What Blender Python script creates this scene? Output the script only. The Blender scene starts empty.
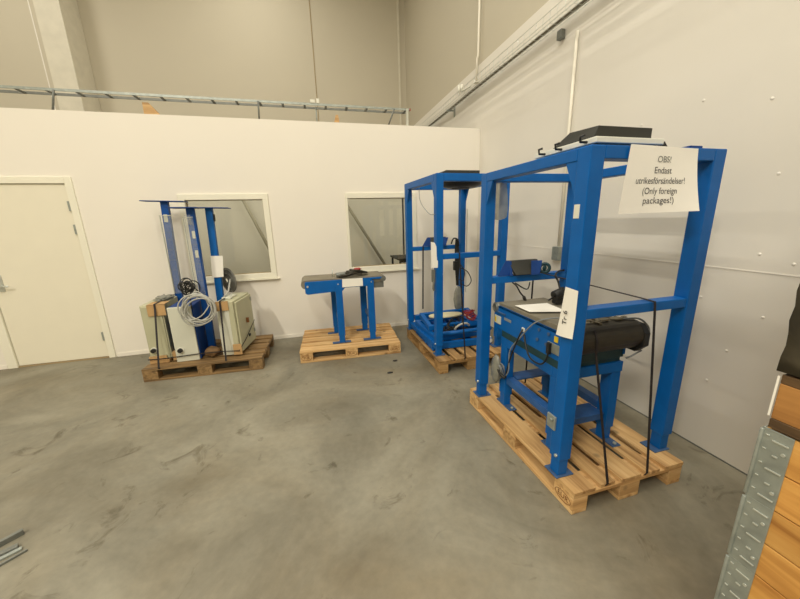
import bpy, bmesh, math, random
from mathutils import Vector, Matrix, noise
R = math.radians
scene = bpy.context.scene
C = scene.collection
rnd = random.Random(7)

# ---------------------------------------------------------------- camera
ya, pi_, ro = 0.25395564, 0.24185827, -0.02821572
right = Vector((math.cos(ya), -math.sin(ya), 0))
fwd = Vector((math.sin(ya)*math.cos(pi_), math.cos(ya)*math.cos(pi_), -math.sin(pi_)))
up = Vector((math.sin(ya)*math.sin(pi_), math.cos(ya)*math.sin(pi_), math.cos(pi_)))
cr = right*math.cos(ro) + up*math.sin(ro)
cu = up*math.cos(ro) - right*math.sin(ro)
cam = bpy.data.cameras.new('camera')
cam.sensor_fit = 'HORIZONTAL'; cam.sensor_width = 36
cam.lens = 326.388/800*36
cam.clip_start = 0.02; cam.clip_end = 60
co = bpy.data.objects.new('camera', cam); C.objects.link(co)
m = Matrix((cr, cu, -fwd)).transposed().to_4x4()
m.translation = (0, 0, 1.61590)
co.matrix_world = m
scene.camera = co

# ---------------------------------------------------------------- world, lamps, exposure
w = bpy.data.worlds.new('world'); scene.world = w; w.use_nodes = True
w.node_tree.nodes['Background'].inputs[0].default_value = (1.0, .93, .80, 1)
w.node_tree.nodes['Background'].inputs[1].default_value = .25
scene.view_settings.view_transform = 'Standard'
scene.view_settings.look = 'None'
scene.view_settings.exposure = 0.27
scene.view_settings.gamma = 1
scene.view_settings.use_curve_mapping = False

def area(name, loc, sx, sy, power, col=(1.0, .95, .835)):
    l = bpy.data.lights.new(name, 'AREA'); l.shape = 'RECTANGLE'; l.size = sx; l.size_y = sy
    l.energy = power; l.color = col
    o = bpy.data.objects.new(name, l); C.objects.link(o); o.location = loc
    return o
# rows of long hall lamps hanging under the roof (out of the frame), plus one added fill
area('hall_and_fill_lamp', (-4.3, -3.0, 7.1), .18, 2.4, 430)
area('hall_and_fill_lamp', (-1.6, .2, 7.1), .15, 3.0, 110)
area('hall_and_fill_lamp', (-1.0, -4.8, 7.1), .15, 3.0, 170)  # fill added behind the camera to brighten the lower right wall and notice
area('hall_and_fill_lamp', (1.25, 1.6, 7.1), .10, 5.0, 75)
area('hall_and_fill_lamp', (1.93, 1.8, 7.1), .08, 5.0, 48)
area('hall_and_fill_lamp', (-4.8, 5.2, 7.1), .25, 2.4, 85)
area('hall_and_fill_lamp', (-.8, 6.4, 7.1), .25, 2.0, 60)

# ---------------------------------------------------------------- materials
def srgb(r, g, b):
    f = lambda c: (c/255/12.92) if c/255 <= .04045 else ((c/255+.055)/1.055)**2.4
    return (f(r), f(g), f(b), 1)
def mat(name, col, rough=.5, metal=0, spec=.5, noise_amt=.06, nscale=6, bump=0, bscale=60, alpha=None, trans=0):
    m = bpy.data.materials.new(name); m.use_nodes = True
    nt = m.node_tree; b = nt.nodes['Principled BSDF']
    b.inputs['Roughness'].default_value = rough; b.inputs['Metallic'].default_value = metal
    b.inputs['Specular IOR Level'].default_value = spec
    tc = nt.nodes.new('ShaderNodeTexCoord')
    if noise_amt:
        n = nt.nodes.new('ShaderNodeTexNoise'); n.inputs['Scale'].default_value = nscale; n.inputs['Detail'].default_value = 5
        nt.links.new(tc.outputs['Object'], n.inputs['Vector'])
        mr = nt.nodes.new('ShaderNodeMapRange'); mr.inputs[1].default_value = .3; mr.inputs[2].default_value = .7
        mr.inputs[3].default_value = 1-noise_amt; mr.inputs[4].default_value = 1+noise_amt
        nt.links.new(n.outputs['Fac'], mr.inputs[0])
        mx = nt.nodes.new('ShaderNodeVectorMath'); mx.operation = 'SCALE'
        mx.inputs[0].default_value = col[:3]; nt.links.new(mr.outputs[0], mx.inputs['Scale'])
        nt.links.new(mx.outputs[0], b.inputs['Base Color'])
    else: b.inputs['Base Color'].default_value = col
    if bump:
        n2 = nt.nodes.new('ShaderNodeTexNoise'); n2.inputs['Scale'].default_value = bscale
        nt.links.new(tc.outputs['Object'], n2.inputs['Vector'])
        bp = nt.nodes.new('ShaderNodeBump'); bp.inputs['Strength'].default_value = bump; bp.inputs['Distance'].default_value = .004
        nt.links.new(n2.outputs['Fac'], bp.inputs['Height']); nt.links.new(bp.outputs[0], b.inputs['Normal'])
    if alpha is not None: b.inputs['Alpha'].default_value = alpha
    if trans: b.inputs['Transmission Weight'].default_value = trans
    return m

def wood_mat(name, c1, c2, c3, axis=0, rough=.65):
    """plank wood, grain along the object's given axis, tone varies from board to board"""
    m = bpy.data.materials.new(name); m.use_nodes = True
    nt = m.node_tree; b = nt.nodes['Principled BSDF']; b.inputs['Roughness'].default_value = rough
    tc = nt.nodes.new('ShaderNodeTexCoord'); oi = nt.nodes.new('ShaderNodeObjectInfo')
    mp = nt.nodes.new('ShaderNodeMapping')
    s = [14, 14, 14]; s[axis] = 1.1
    mp.inputs['Scale'].default_value = s
    add = nt.nodes.new('ShaderNodeVectorMath'); add.operation = 'ADD'
    sc = nt.nodes.new('ShaderNodeVectorMath'); sc.operation = 'SCALE'; sc.inputs[0].default_value = (7, 13, 5)
    nt.links.new(oi.outputs['Random'], sc.inputs['Scale'])
    nt.links.new(tc.outputs['Object'], add.inputs[0]); nt.links.new(sc.outputs[0], add.inputs[1])
    nt.links.new(add.outputs[0], mp.inputs[0])
    n = nt.nodes.new('ShaderNodeTexNoise'); n.inputs['Scale'].default_value = 1.6; n.inputs['Detail'].default_value = 7; n.inputs['Distortion'].default_value = .8
    nt.links.new(mp.outputs[0], n.inputs['Vector'])
    cr_ = nt.nodes.new('ShaderNodeValToRGB'); e = cr_.color_ramp.elements
    e[0].position = .3; e[0].color = c3; e[1].position = .7; e[1].color = c1
    x = e.new(.5); x.color = c2
    nt.links.new(n.outputs['Fac'], cr_.inputs[0])
    # knots
    v = nt.nodes.new('ShaderNodeTexVoronoi'); v.inputs['Scale'].default_value = 4.5
    nt.links.new(add.outputs[0], v.inputs['Vector'])
    kr = nt.nodes.new('ShaderNodeMapRange'); kr.inputs[1].default_value = .05; kr.inputs[2].default_value = .13
    kr.inputs[3].default_value = .45; kr.inputs[4].default_value = 1
    nt.links.new(v.outputs['Distance'], kr.inputs[0])
    mr = nt.nodes.new('ShaderNodeMapRange'); mr.inputs[3].default_value = .84; mr.inputs[4].default_value = 1.12
    nt.links.new(oi.outputs['Random'], mr.inputs[0])
    mu = nt.nodes.new('ShaderNodeMath'); mu.operation = 'MULTIPLY'
    nt.links.new(kr.outputs[0], mu.inputs[0]); nt.links.new(mr.outputs[0], mu.inputs[1])
    mx = nt.nodes.new('ShaderNodeVectorMath'); mx.operation = 'SCALE'
    nt.links.new(cr_.outputs[0], mx.inputs[0]); nt.links.new(mu.outputs[0], mx.inputs['Scale'])
    nt.links.new(mx.outputs[0], b.inputs['Base Color'])
    return m

def concrete_mat():
    m = bpy.data.materials.new('polished_concrete'); m.use_nodes = True
    nt = m.node_tree; b = nt.nodes['Principled BSDF']
    tc = nt.nodes.new('ShaderNodeTexCoord')
    def nz(scale, det, dist=0.0, rough=.5):
        n = nt.nodes.new('ShaderNodeTexNoise'); n.inputs['Scale'].default_value = scale; n.inputs['Detail'].default_value = det
        n.inputs['Distortion'].default_value = dist; n.inputs['Roughness'].default_value = rough
        nt.links.new(tc.outputs['Object'], n.inputs['Vector']); return n
    r1 = nt.nodes.new('ShaderNodeValToRGB'); e = r1.color_ramp.elements
    e[0].position = .32; e[0].color = srgb(110, 106, 92); e[1].position = .68; e[1].color = srgb(147, 142, 125)
    nt.links.new(nz(1.1, 8, .6, .62).outputs['Fac'], r1.inputs[0])
    # brownish clouds
    r2 = nt.nodes.new('ShaderNodeValToRGB'); e = r2.color_ramp.elements
    e[0].position = .40; e[0].color = (1, 1, 1, 1); e[1].position = .75; e[1].color = (.76, .68, .57, 1)
    nt.links.new(nz(.7, 6, 1.2, .6).outputs['Fac'], r2.inputs[0])
    mx = nt.nodes.new('ShaderNodeMix'); mx.data_type = 'RGBA'; mx.blend_type = 'MULTIPLY'; mx.inputs[0].default_value = 1
    nt.links.new(r1.outputs[0], mx.inputs[6]); nt.links.new(r2.outputs[0], mx.inputs[7])
    # small dark spots
    r3 = nt.nodes.new('ShaderNodeValToRGB'); e = r3.color_ramp.elements
    e[0].position = .30; e[0].color = (.55, .52, .47, 1); e[1].position = .40; e[1].color = (1, 1, 1, 1)
    nt.links.new(nz(4.2, 6, .9, .65).outputs['Fac'], r3.inputs[0])
    mx2 = nt.nodes.new('ShaderNodeMix'); mx2.data_type = 'RGBA'; mx2.blend_type = 'MULTIPLY'; mx2.inputs[0].default_value = 1
    nt.links.new(mx.outputs[2], mx2.inputs[6]); nt.links.new(r3.outputs[0], mx2.inputs[7])
    r5 = nt.nodes.new('ShaderNodeMapRange'); r5.inputs[1].default_value = .3; r5.inputs[2].default_value = .7; r5.inputs[3].default_value = .93; r5.inputs[4].default_value = 1.07
    nt.links.new(nz(22, 5, .2, .6).outputs['Fac'], r5.inputs[0])
    mx3 = nt.nodes.new('ShaderNodeVectorMath'); mx3.operation = 'SCALE'
    nt.links.new(mx2.outputs[2], mx3.inputs[0]); nt.links.new(r5.outputs[0], mx3.inputs['Scale'])
    nt.links.new(mx3.outputs[0], b.inputs['Base Color'])
    r4 = nt.nodes.new('ShaderNodeMapRange'); r4.inputs[3].default_value = .38; r4.inputs[4].default_value = .62
    nt.links.new(nz(2.2, 5).outputs['Fac'], r4.inputs[0]); nt.links.new(r4.outputs[0], b.inputs['Roughness'])
    b.inputs['Specular IOR Level'].default_value = .35
    return m

def glass_mat():
    m = bpy.data.materials.new('window_glass'); m.use_nodes = True
    nt = m.node_tree; nt.nodes.remove(nt.nodes['Principled BSDF']); out = nt.nodes['Material Output']
    t = nt.nodes.new('ShaderNodeBsdfTransparent'); t.inputs[0].default_value = (.93, .94, .90, 1)
    g = nt.nodes.new('ShaderNodeBsdfGlossy'); g.inputs['Roughness'].default_value = .02
    f = nt.nodes.new('ShaderNodeFresnel'); f.inputs[0].default_value = 1.5
    mx = nt.nodes.new('ShaderNodeMixShader')
    nt.links.new(f.outputs[0], mx.inputs[0]); nt.links.new(t.outputs[0], mx.inputs[1]); nt.links.new(g.outputs[0], mx.inputs[2])
    nt.links.new(mx.outputs[0], out.inputs[0])
    return m

M = dict(
    floor=concrete_mat(),
    wall=mat('painted_partition', srgb(236, 230, 218), .7, noise_amt=.015, nscale=.8),
    wallr=mat('white_wall_panel', srgb(226, 221, 210), .6, noise_amt=.02, nscale=1.2, bump=.08, bscale=30),
    upper=mat('grey_beige_panel', srgb(196, 188, 168), .7, noise_amt=.015, nscale=.6),
    rail=mat('dusty_blue_rail', srgb(36, 88, 150), .55, noise_amt=.2, nscale=14),
    upper2=mat('diagonal_tube_paint', srgb(172, 166, 148), .7),
    column=mat('column_paint', srgb(214, 208, 190), .6),
    joint=mat('joint_sealant', srgb(160, 140, 105), .8),
    jointw=mat('panel_joint', srgb(232, 227, 217), .7),
    frame=mat('window_frame_paint', srgb(236, 232, 214), .45, noise_amt=.01),
    door=mat('door_paint', srgb(232, 226, 206), .45, noise_amt=.01),
    ceil=mat('ceiling_sheet', srgb(200, 196, 186), .8),
    glass=glass_mat(),
    blue=mat('blue_powder_coat', srgb(0, 92, 168), .45, spec=.3, noise_amt=.07, nscale=9),
    blued=mat('dark_blue_paint', srgb(8, 56, 122), .5, spec=.3, noise_amt=.1, nscale=9),
    foot=mat('dusty_blue_foot', srgb(58, 88, 128), .55, noise_amt=.15, nscale=25),
    green=mat('dark_green_tray', srgb(18, 58, 66), .5, noise_amt=.12, nscale=12),
    steel=mat('galvanised_steel', srgb(158, 164, 158), .45, metal=.55, noise_amt=.16, nscale=22),
    bright=mat('bright_zinc', srgb(205, 208, 200), .3, metal=.6, noise_amt=.05),
    steeld=mat('grey_steel', srgb(120, 122, 116), .5, metal=.4, noise_amt=.12, nscale=20),
    belt=mat('worn_grey_belt', srgb(124, 117, 100), .75, noise_amt=.12, nscale=8),
    beltd=mat('dark_brown_belt', srgb(44, 39, 28), .5, noise_amt=.25, nscale=9),
    black=mat('black_plastic', srgb(26, 26, 24), .45, noise_amt=.1),
    blackm=mat('black_matt_sheet', srgb(44, 44, 38), .6, noise_amt=.06),
    strap=mat('black_strap', srgb(30, 26, 30), .6, noise_amt=.1),
    white=mat('white_plastic', srgb(222, 220, 206), .45, noise_amt=.03),
    cream=mat('cream_board', srgb(214, 204, 168), .6, noise_amt=.05),
    paper=mat('paper', srgb(240, 236, 226), .8, noise_amt=.01),
    ink=mat('print_ink', srgb(70, 68, 66), .8, noise_amt=0),
    inkl=mat('faded_ink', srgb(150, 148, 142), .8, noise_amt=0),
    cab=mat('grey_beige_cabinet', srgb(182, 180, 150), .5, noise_amt=.04, nscale=5),
    cabl=mat('pale_cabinet', srgb(204, 204, 188), .5, noise_amt=.04, nscale=5),
    card=mat('cardboard', srgb(184, 148, 100), .8, noise_amt=.08, nscale=12),
    cardd=mat('dark_cardboard', srgb(118, 90, 58), .8, noise_amt=.15, nscale=12),
    cablew=mat('grey_white_cable', srgb(178, 177, 168), .5, noise_amt=.04),
    cableg=mat('grey_cable', srgb(130, 134, 136), .5, noise_amt=.04),
    red=mat('red_cable', srgb(150, 40, 34), .5, noise_amt=.1),
    yellow=mat('yellow_sticker', srgb(222, 190, 40), .6, noise_amt=.02),
    pvc=mat('white_conduit', srgb(228, 222, 206), .5, noise_amt=.02),
    bag=mat('grey_plastic_bag', srgb(150, 150, 138), .35, noise_amt=.2, nscale=14, alpha=.7, bump=.3, bscale=25),
    acryl=mat('clear_acrylic', srgb(225, 228, 220), .15, noise_amt=0, alpha=.10),
    wrap=mat('dark_wrapped_plastic', srgb(60, 54, 40), .5, noise_amt=.5, nscale=16, bump=1, bscale=18),
    fluff=mat('dark_textile', srgb(38, 32, 40), .9, noise_amt=.3, nscale=30),
    pw=wood_mat('new_pallet_wood_x', srgb(218, 184, 132), srgb(200, 160, 106), srgb(158, 118, 72), 0),
    pwy=wood_mat('new_pallet_wood_y', srgb(218, 184, 132), srgb(200, 160, 106), srgb(158, 118, 72), 1),
    po=wood_mat('old_pallet_wood_x', srgb(156, 126, 84), srgb(132, 104, 66), srgb(94, 72, 44), 0),
    poy=wood_mat('old_pallet_wood_y', srgb(156, 126, 84), srgb(132, 104, 66), srgb(94, 72, 44), 1),
    pm=wood_mat('mid_pallet_wood_x', srgb(182, 146, 96), srgb(160, 124, 76), srgb(120, 90, 52), 0),
    pmy=wood_mat('mid_pallet_wood_y', srgb(182, 146, 96), srgb(160, 124, 76), srgb(120, 90, 52), 1),
    cw=wood_mat('collar_wood', srgb(220, 168, 92), srgb(204, 148, 74), srgb(168, 112, 48), 1),
    cwm=wood_mat('amber_block_wood', srgb(176, 126, 66), srgb(156, 108, 54), srgb(124, 82, 38), 1),
    cwd=wood_mat('brown_board_wood', srgb(112, 84, 50), srgb(92, 68, 40), srgb(66, 48, 28), 1),
    coil=mat('dark_grey_coil', srgb(104, 102, 94), .6),
    stamp=mat('burnt_stamp', srgb(120, 76, 36), .8, noise_amt=.1),
)

# ---------------------------------------------------------------- geometry helpers
def smooth_path(pts, n=6):
    P = [Vector(p) for p in pts]
    if len(P) < 3: return P
    out = []
    for i in range(len(P)-1):
        p0 = P[max(i-1, 0)]; p1 = P[i]; p2 = P[i+1]; p3 = P[min(i+2, len(P)-1)]
        for k in range(n):
            t = k/n
            out.append(.5*((2*p1)+(-p0+p2)*t+(2*p0-5*p1+4*p2-p3)*t*t+(-p0+3*p1-3*p2+p3)*t**3))
    out.append(P[-1]); return out

class MB:
    def __init__(s): s.bm = bmesh.new()
    def box(s, x0, x1, y0, y1, z0, z1, rot=None, pivot=None):
        vs = [s.bm.verts.new((x, y, z)) for x in (x0, x1) for y in (y0, y1) for z in (z0, z1)]
        for f in ((0,1,3,2),(4,6,7,5),(0,4,5,1),(2,3,7,6),(0,2,6,4),(1,5,7,3)): s.bm.faces.new([vs[i] for i in f])
        if rot:
            pv = Vector(pivot) if pivot else Vector(((x0+x1)/2, (y0+y1)/2, (z0+z1)/2))
            bmesh.ops.rotate(s.bm, verts=vs, cent=pv, matrix=rot)
        return s
    def prism(s, pts, d):
        """closed polygon of 3D points extruded by vector d"""
        a = [s.bm.verts.new(p) for p in pts]; b = [s.bm.verts.new(Vector(p)+Vector(d)) for p in pts]
        n = len(pts); s.bm.faces.new(a); s.bm.faces.new(b[::-1])
        for i in range(n): s.bm.faces.new((a[i], b[i], b[(i+1) % n], a[(i+1) % n]))
        return s
    def hexa(s, bot, top):
        v = [s.bm.verts.new(p) for p in bot] + [s.bm.verts.new(p) for p in top]
        for f in ((0,3,2,1),(4,5,6,7),(0,1,5,4),(1,2,6,5),(2,3,7,6),(3,0,4,7)): s.bm.faces.new([v[i] for i in f])
        return s
    def tube(s, pts, r, seg=8, smooth=0, closed=False, cap=True):
        P = smooth_path(pts, smooth) if smooth else [Vector(p) for p in pts]
        n = len(P); rings = []; u = None
        for i in range(n):
            if closed: t = (P[(i+1) % n]-P[i-1])
            else: t = P[min(i+1, n-1)]-P[max(i-1, 0)]
            if t.length < 1e-9: t = Vector((0, 0, 1))
            t.normalize()
            if u is None: u = t.orthogonal().normalized()
            u = (u - t*u.dot(t))
            if u.length < 1e-6: u = t.orthogonal()
            u.normalize(); v = t.cross(u)
            rr = r[i] if isinstance(r, (list, tuple)) else r
            rings.append([s.bm.verts.new(P[i]+(u*math.cos(a)+v*math.sin(a))*rr) for a in [2*math.pi*k/seg for k in range(seg)]])
        m_ = n if closed else n-1
        for i in range(m_):
            A = rings[i]; B = rings[(i+1) % n]
            for k in range(seg):
                f = s.bm.faces.new((A[k], A[(k+1) % seg], B[(k+1) % seg], B[k])); f.smooth = True
        if cap and not closed:
            s.bm.faces.new(rings[0][::-1]); s.bm.faces.new(rings[-1])
        return s
    def cyl(s, p0, p1, r, seg=20): return s.tube([p0, p1], r, seg)
    def ribbon(s, pts, wv, th=.003, smooth=0):
        P = smooth_path(pts, smooth) if smooth else [Vector(p) for p in pts]
        wv = Vector(wv); rings = []
        for i, p in enumerate(P):
            t = (P[min(i+1, len(P)-1)]-P[max(i-1, 0)]).normalized()
            n_ = t.cross(wv); n_.normalize(); n_ *= th/2
            rings.append([s.bm.verts.new(p+a) for a in (wv/2+n_, -wv/2+n_, -wv/2-n_, wv/2-n_)])
        for A, B in zip(rings, rings[1:]):
            for k in range(4): s.bm.faces.new((A[k], A[(k+1) % 4], B[(k+1) % 4], B[k]))
        s.bm.faces.new(rings[0][::-1]); s.bm.faces.new(rings[-1])
        return s
    def ring_torus(s, c, ax, R_, r, seg=28, rs=6, squash=1, jit=0, sd=0):
        ax = Vector(ax).normalized(); u = ax.orthogonal().normalized(); v = ax.cross(u)
        q = random.Random(sd); ph = q.random()*6
        pts = [Vector(c)+(u*math.cos(a)+v*math.sin(a)*squash)*(R_*(1+jit*math.sin(2*a+ph)))+ax*(jit*.2*math.sin(3*a+ph)*R_) for a in [2*math.pi*k/seg for k in range(seg)]]
        return s.tube(pts, r, rs, closed=True)
    def blob(s, c, rx, ry, rz, amp=.12, fr=3, sub=3):
        r = bmesh.ops.create_icosphere(s.bm, subdivisions=sub, radius=1)
        for v in r['verts']:
            d = 1+amp*noise.noise(v.co*fr+Vector(c)*5)
            v.co = Vector((v.co.x*rx*d, v.co.y*ry*d, v.co.z*rz*d))+Vector(c)
        for v in r['verts']:
            for f in v.link_faces: f.smooth = True
        return s
    def build(s, name, m, parent=None, bevel=0, root=None):
        off = Vector((0, 0, 0))
        q = parent
        while q is not None: off += Vector(q.location); q = q.parent
        bmesh.ops.translate(s.bm, verts=s.bm.verts, vec=-off)
        bmesh.ops.recalc_face_normals(s.bm, faces=s.bm.faces)
        o_c = Vector((0, 0, 0))
        if parent is None:      # put the origin of a stand-alone thing at its base
            if s.bm.verts:
                xs = [v.co for v in s.bm.verts]
                o_c = Vector(((min(v.x for v in xs)+max(v.x for v in xs))/2, (min(v.y for v in xs)+max(v.y for v in xs))/2, min(v.z for v in xs)))
                bmesh.ops.translate(s.bm, verts=s.bm.verts, vec=-o_c)
        me = bpy.data.meshes.new(name); s.bm.to_mesh(me); s.bm.free()
        me.materials.append(m)
        o = bpy.data.objects.new(name, me); C.objects.link(o); o.location = o_c
        if parent is not None: o.parent = parent
        if bevel:
            b = o.modifiers.new('bevel', 'BEVEL'); b.width = bevel; b.segments = 2; b.limit_method = 'ANGLE'; b.angle_limit = R(50)
        return o
def tag(o, label=None, cat=None, group=None, kind=None):
    if label: o['label'] = label
    if cat: o['category'] = cat
    if group: o['group'] = group
    if kind: o['kind'] = kind
    return o
def empty(name, loc, label, cat, group=None):
    o = bpy.data.objects.new(name, None); o.empty_display_size = .1; C.objects.link(o); o.location = loc
    return tag(o, label, cat, group)
def struct(o): o['kind'] = 'structure'; return o
def copy_tree(o, parent=None):
    c = o.copy(); C.objects.link(c)
    if parent: c.parent = parent
    for ch in list(o.children): copy_tree(ch, c)
    return c
def text(body, size, width, m, name, parent, mtx, extrude=.0006):
    cu_ = bpy.data.curves.new('t', 'FONT'); cu_.body = body; cu_.size = size; cu_.extrude = extrude
    cu_.align_x = 'CENTER'; cu_.align_y = 'CENTER'
    t = bpy.data.objects.new('t', cu_); C.objects.link(t)
    bpy.context.view_layer.update()
    me = bpy.data.meshes.new_from_object(t.evaluated_get(bpy.context.evaluated_depsgraph_get()))
    bpy.data.objects.remove(t); bpy.data.curves.remove(cu_)
    me.name = name
    if width:
        xs = [v.co.x for v in me.vertices]; k = width/(max(xs)-min(xs))
        for v in me.vertices: v.co.x *= k
    me.transform(mtx)
    off = Vector((0, 0, 0)); q = parent
    while q is not None: off += Vector(q.location); q = q.parent
    me.transform(Matrix.Translation(-off))
    me.materials.clear(); me.materials.append(m)
    o = bpy.data.objects.new(name, me); C.objects.link(o)
    o.parent = parent
    return o
def facing(loc, nx, upv=(0, 0, 1)):
    """matrix for a flat thing whose front normal is nx"""
    n = Vector(nx).normalized(); u = Vector(upv); x = u.cross(n).normalized(); y = n.cross(x)
    m_ = Matrix((x, y, n)).transposed().to_4x4(); m_.translation = loc
    return m_

# ================================================================ SETTING
YB, XR, YH = 4.71, 2.499, 8.52
struct(MB().box(-8, 2.9, -7, 9, -.1, 0).build('floor', M['floor']))
struct(MB().box(-8, 2.9, -7, 9, 7.4, 7.5).build('ceiling', M['ceil']))
struct(MB().box(-3.85, XR, YH-.03, YH-.012, 0, 3.7).build('wall_rear_lower', M['wallr']))
struct(MB().box(-8.1, -8, -7, 9, 0, 7.4).build('wall_left', M['upper']))
struct(MB().box(-8, 2.9, -7.1, -7, 0, 7.4).build('wall_front', M['upper']))
struct(MB().box(-3.86, 2.9, YH, YH+.15, 0, 7.4).box(-8, -3.86, 7.95, YH+.15, 0, 7.4).build('wall_rear', M['upper']))
wr = MB()
wr.box(XR, XR+.2, -7, YH, 0, 3.7)
wall_r = struct(wr.build('wall_right', M['wallr']))
struct(MB().box(XR+.012, XR+.2, -7, YH, 3.7, 7.4).build('wall_right_upper', M['upper']))
# wall joints and screw heads on the right wall
for z in (1.255,):
    struct(MB().box(XR-.0025, XR, -2, YB, z, z+.006).build('trim_panel_joint', M['jointw'], wall_r))
proto = None
for (y, z) in ((2.16, 2.26), (1.75, 2.3), (1.4, 2.2), (2.3, 1.9), (1.15, 1.32), (1.3, 1.36), (.98, 1.5), (1.22, 1.0), (1.35, .74), (1.42, .5), (1.55, 1.05), (1.62, 1.35), (1.3, 1.8), (1.05, 1.9), (2.0, 1.7), (1.9, .9)):
    if proto is None:
        proto = MB().blob((XR, y, z), .003, .009, .009, 0, 1, 2).build('screw', M['jointw'], wall_r); py, pz = y, z
    else:
        c = proto.copy(); C.objects.link(c); c.parent = wall_r; c.location = (0, y-py, z-pz)
# partition with openings
W1 = (-1.535, -.505); W2 = (.485, 1.50); WZ = (.885, 1.98); DX = (-3.60, -2.585); DZ = 2.145; HP = 2.855
p = MB()
y0, y1 = YB, YB+.12
p.box(-8, DX[0], y0, y1, 0, HP); p.box(DX[0], DX[1], y0, y1, DZ, HP)
p.box(DX[1], W1[0], y0, y1, 0, HP)
p.box(W1[0], W1[1], y0, y1, 0, WZ[0]); p.box(W1[0], W1[1], y0, y1, WZ[1], HP)
p.box(W1[1], W2[0], y0, y1, 0, HP)
p.box(W2[0], W2[1], y0, y1, 0, WZ[0]); p.box(W2[0], W2[1], y0, y1, WZ[1], HP)
p.box(W2[1], XR, y0, y1, 0, HP)
bmesh.ops.remove_doubles(p.bm, verts=p.bm.verts, dist=1e-4)
wall_b = struct(p.build('wall_back', M['wall']))
struct(MB().box(-8, DX[0]-.06, YB-.008, YB, 0, .045).box(DX[1]+.05, XR, YB-.008, YB, 0, .045).build('baseboard_back', M['wall']))
struct(MB().box(XR-.005, XR, -7, YB, 0, .008).build('baseboard_right', M['steeld']))
# windows
for i, (a, b) in enumerate((W1, W2)):
    z0, z1 = WZ; fw = .07; fl = .07 if i == 0 else .032; f = MB()
    ya_, yb_ = YB-.022, YB+.10
    f.box(a, b, ya_, yb_, z1-fw, z1).box(a, b, ya_, yb_, z0, z0+fw)
    f.box(a, a+fl, ya_, yb_, z0+fw, z1-fw).box(b-fw, b, ya_, yb_, z0+fw, z1-fw)
    fo = struct(f.build('window_%d' % (i+1), M['frame'], None, .004))
    MB().box(a+fl, b-fw, YB+.035, YB+.041, z0+fw, z1-fw).build('glass', M['glass'], fo)
    g = MB()
    for q in ((a+fw, b-fw, z1-fw-.008, z1-fw), (a+fw, b-fw, z0+fw, z0+fw+.008), (a+fl, a+fl+.008, z0+fw, z1-fw), (b-fw-.008, b-fw, z0+fw, z1-fw)):
        g.box(q[0], q[1], YB+.03, YB+.046, q[2], q[3])
    g.build('gasket', M['joint'], fo)
    MB().box(a-.01, b+.03, YB-.045, YB, z0-.014, z0-.002).build('window_sill', M['frame'], fo)
# door
d = MB().box(DX[0]+.05, DX[1]-.045, YB+.004, YB+.05, .018, DZ-.045)
door = struct(d.build('door_1', M['door'], None, .003))
f = MB()
f.box(DX[0]-.05, DX[0]+.045, YB-.018, YB+.12, 0, DZ+.03).box(DX[1]-.04, DX[1]+.03, YB-.018, YB+.12, 0, DZ+.03)
f.box(DX[0]+.045, DX[1]-.04, YB-.018, YB+.12, DZ-.04, DZ+.03)
f.build('door_frame', M['frame'], door, .004)
MB().box(DX[0]+.045, DX[1]-.04, YB-.005, YB+.12, 0, .014).build('threshold', M['joint'], door)
for z in (1.86, 1.60, .29):
    MB().box(-2.648, -2.622, YB-.016, YB+.006, z-.055, z+.055).build('hinge', M['steel'], door, .003)
MB().box(-3.50, -3.45, YB-.006, YB+.004, .93, 1.12).tube([(-3.475, YB, 1.0), (-3.475, YB-.055, 1.0), (-3.46, YB-.062, 1.0), (-3.37, YB-.062, .995)], .009, 8).build('door_handle', M['bright'], door, .002)
MB().cyl((-3.475, YB+.004, 1.085), (-3.475, YB-.02, 1.085), .014, 14).build('lock_cylinder', M['bright'], door)
# hall structure behind the partition
struct(MB().box(-4.22, -3.86, 7.935, 7.95, 0, 7.4).box(-3.86, -3.85, 7.935, YH, 0, 7.4).build('trim_column', M['column']))
struct(MB().box(.38, .395, YH-.012, YH, 0, 7.4).build('trim_joint', M['joint']))
struct(MB().box(-4.30, -4.285, 7.945, 7.95, 0, 7.4).build('trim_joint_left', M['jointw']))
struct(MB().box(2.33, 2.37, YH-.03, YH, 0, 7.4).build('trim_corner', M['column']))
for i, (xa, za, xb, zb) in enumerate(((-1.6, 2.59, -.75, .38), (.44, 2.75, 1.9, .26))):  # slanting line seen through each window, drawn as a thin tube
    struct(MB().tube([(xa, 8.3, za), (xb, 8.3, zb)], .035, 8).build('trim_diagonal_%s' % ('left', 'right')[i], M['upper2']))
# office desk behind the right window
tag(MB().box(1.32, 2.1, 5.1, 5.7, .965, .99).box(1.34, 1.37, 5.12, 5.15, 0, .965).box(2.03, 2.06, 5.12, 5.15, 0, .965).box(1.34, 1.37, 5.65, 5.68, 0, .965).box(2.03, 2.06, 5.65, 5.68, 0, .965).box(1.37, 2.03, 5.12, 5.14, .925, .965).build('high_table', M['blackm']), 'dark high table standing behind the right window of the partition', 'table')
# wooden joist ends lying on the partition
jb = tag(MB().prism([(-1.74, 4.765, HP), (-1.57, 4.765, HP), (-1.68, 4.765, 2.99), (-1.74, 4.765, 2.99)], (0, .05, 0)).build('joist_end', M['pw']),
    'pale wooden joist end cut at a slant above the partition, near the column', 'wood block', 'wooden joist ends on the partition')
tag(MB().prism([(.41, 4.765, HP), (.485, 4.765, HP), (.47, 4.765, 2.96), (.44, 4.765, 2.96)], (0, .05, 0)).build('joist_end', M['pw']),
    'small wooden joist end above the partition, right of the brown wall joint', 'wood block', 'wooden joist ends on the partition')

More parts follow.
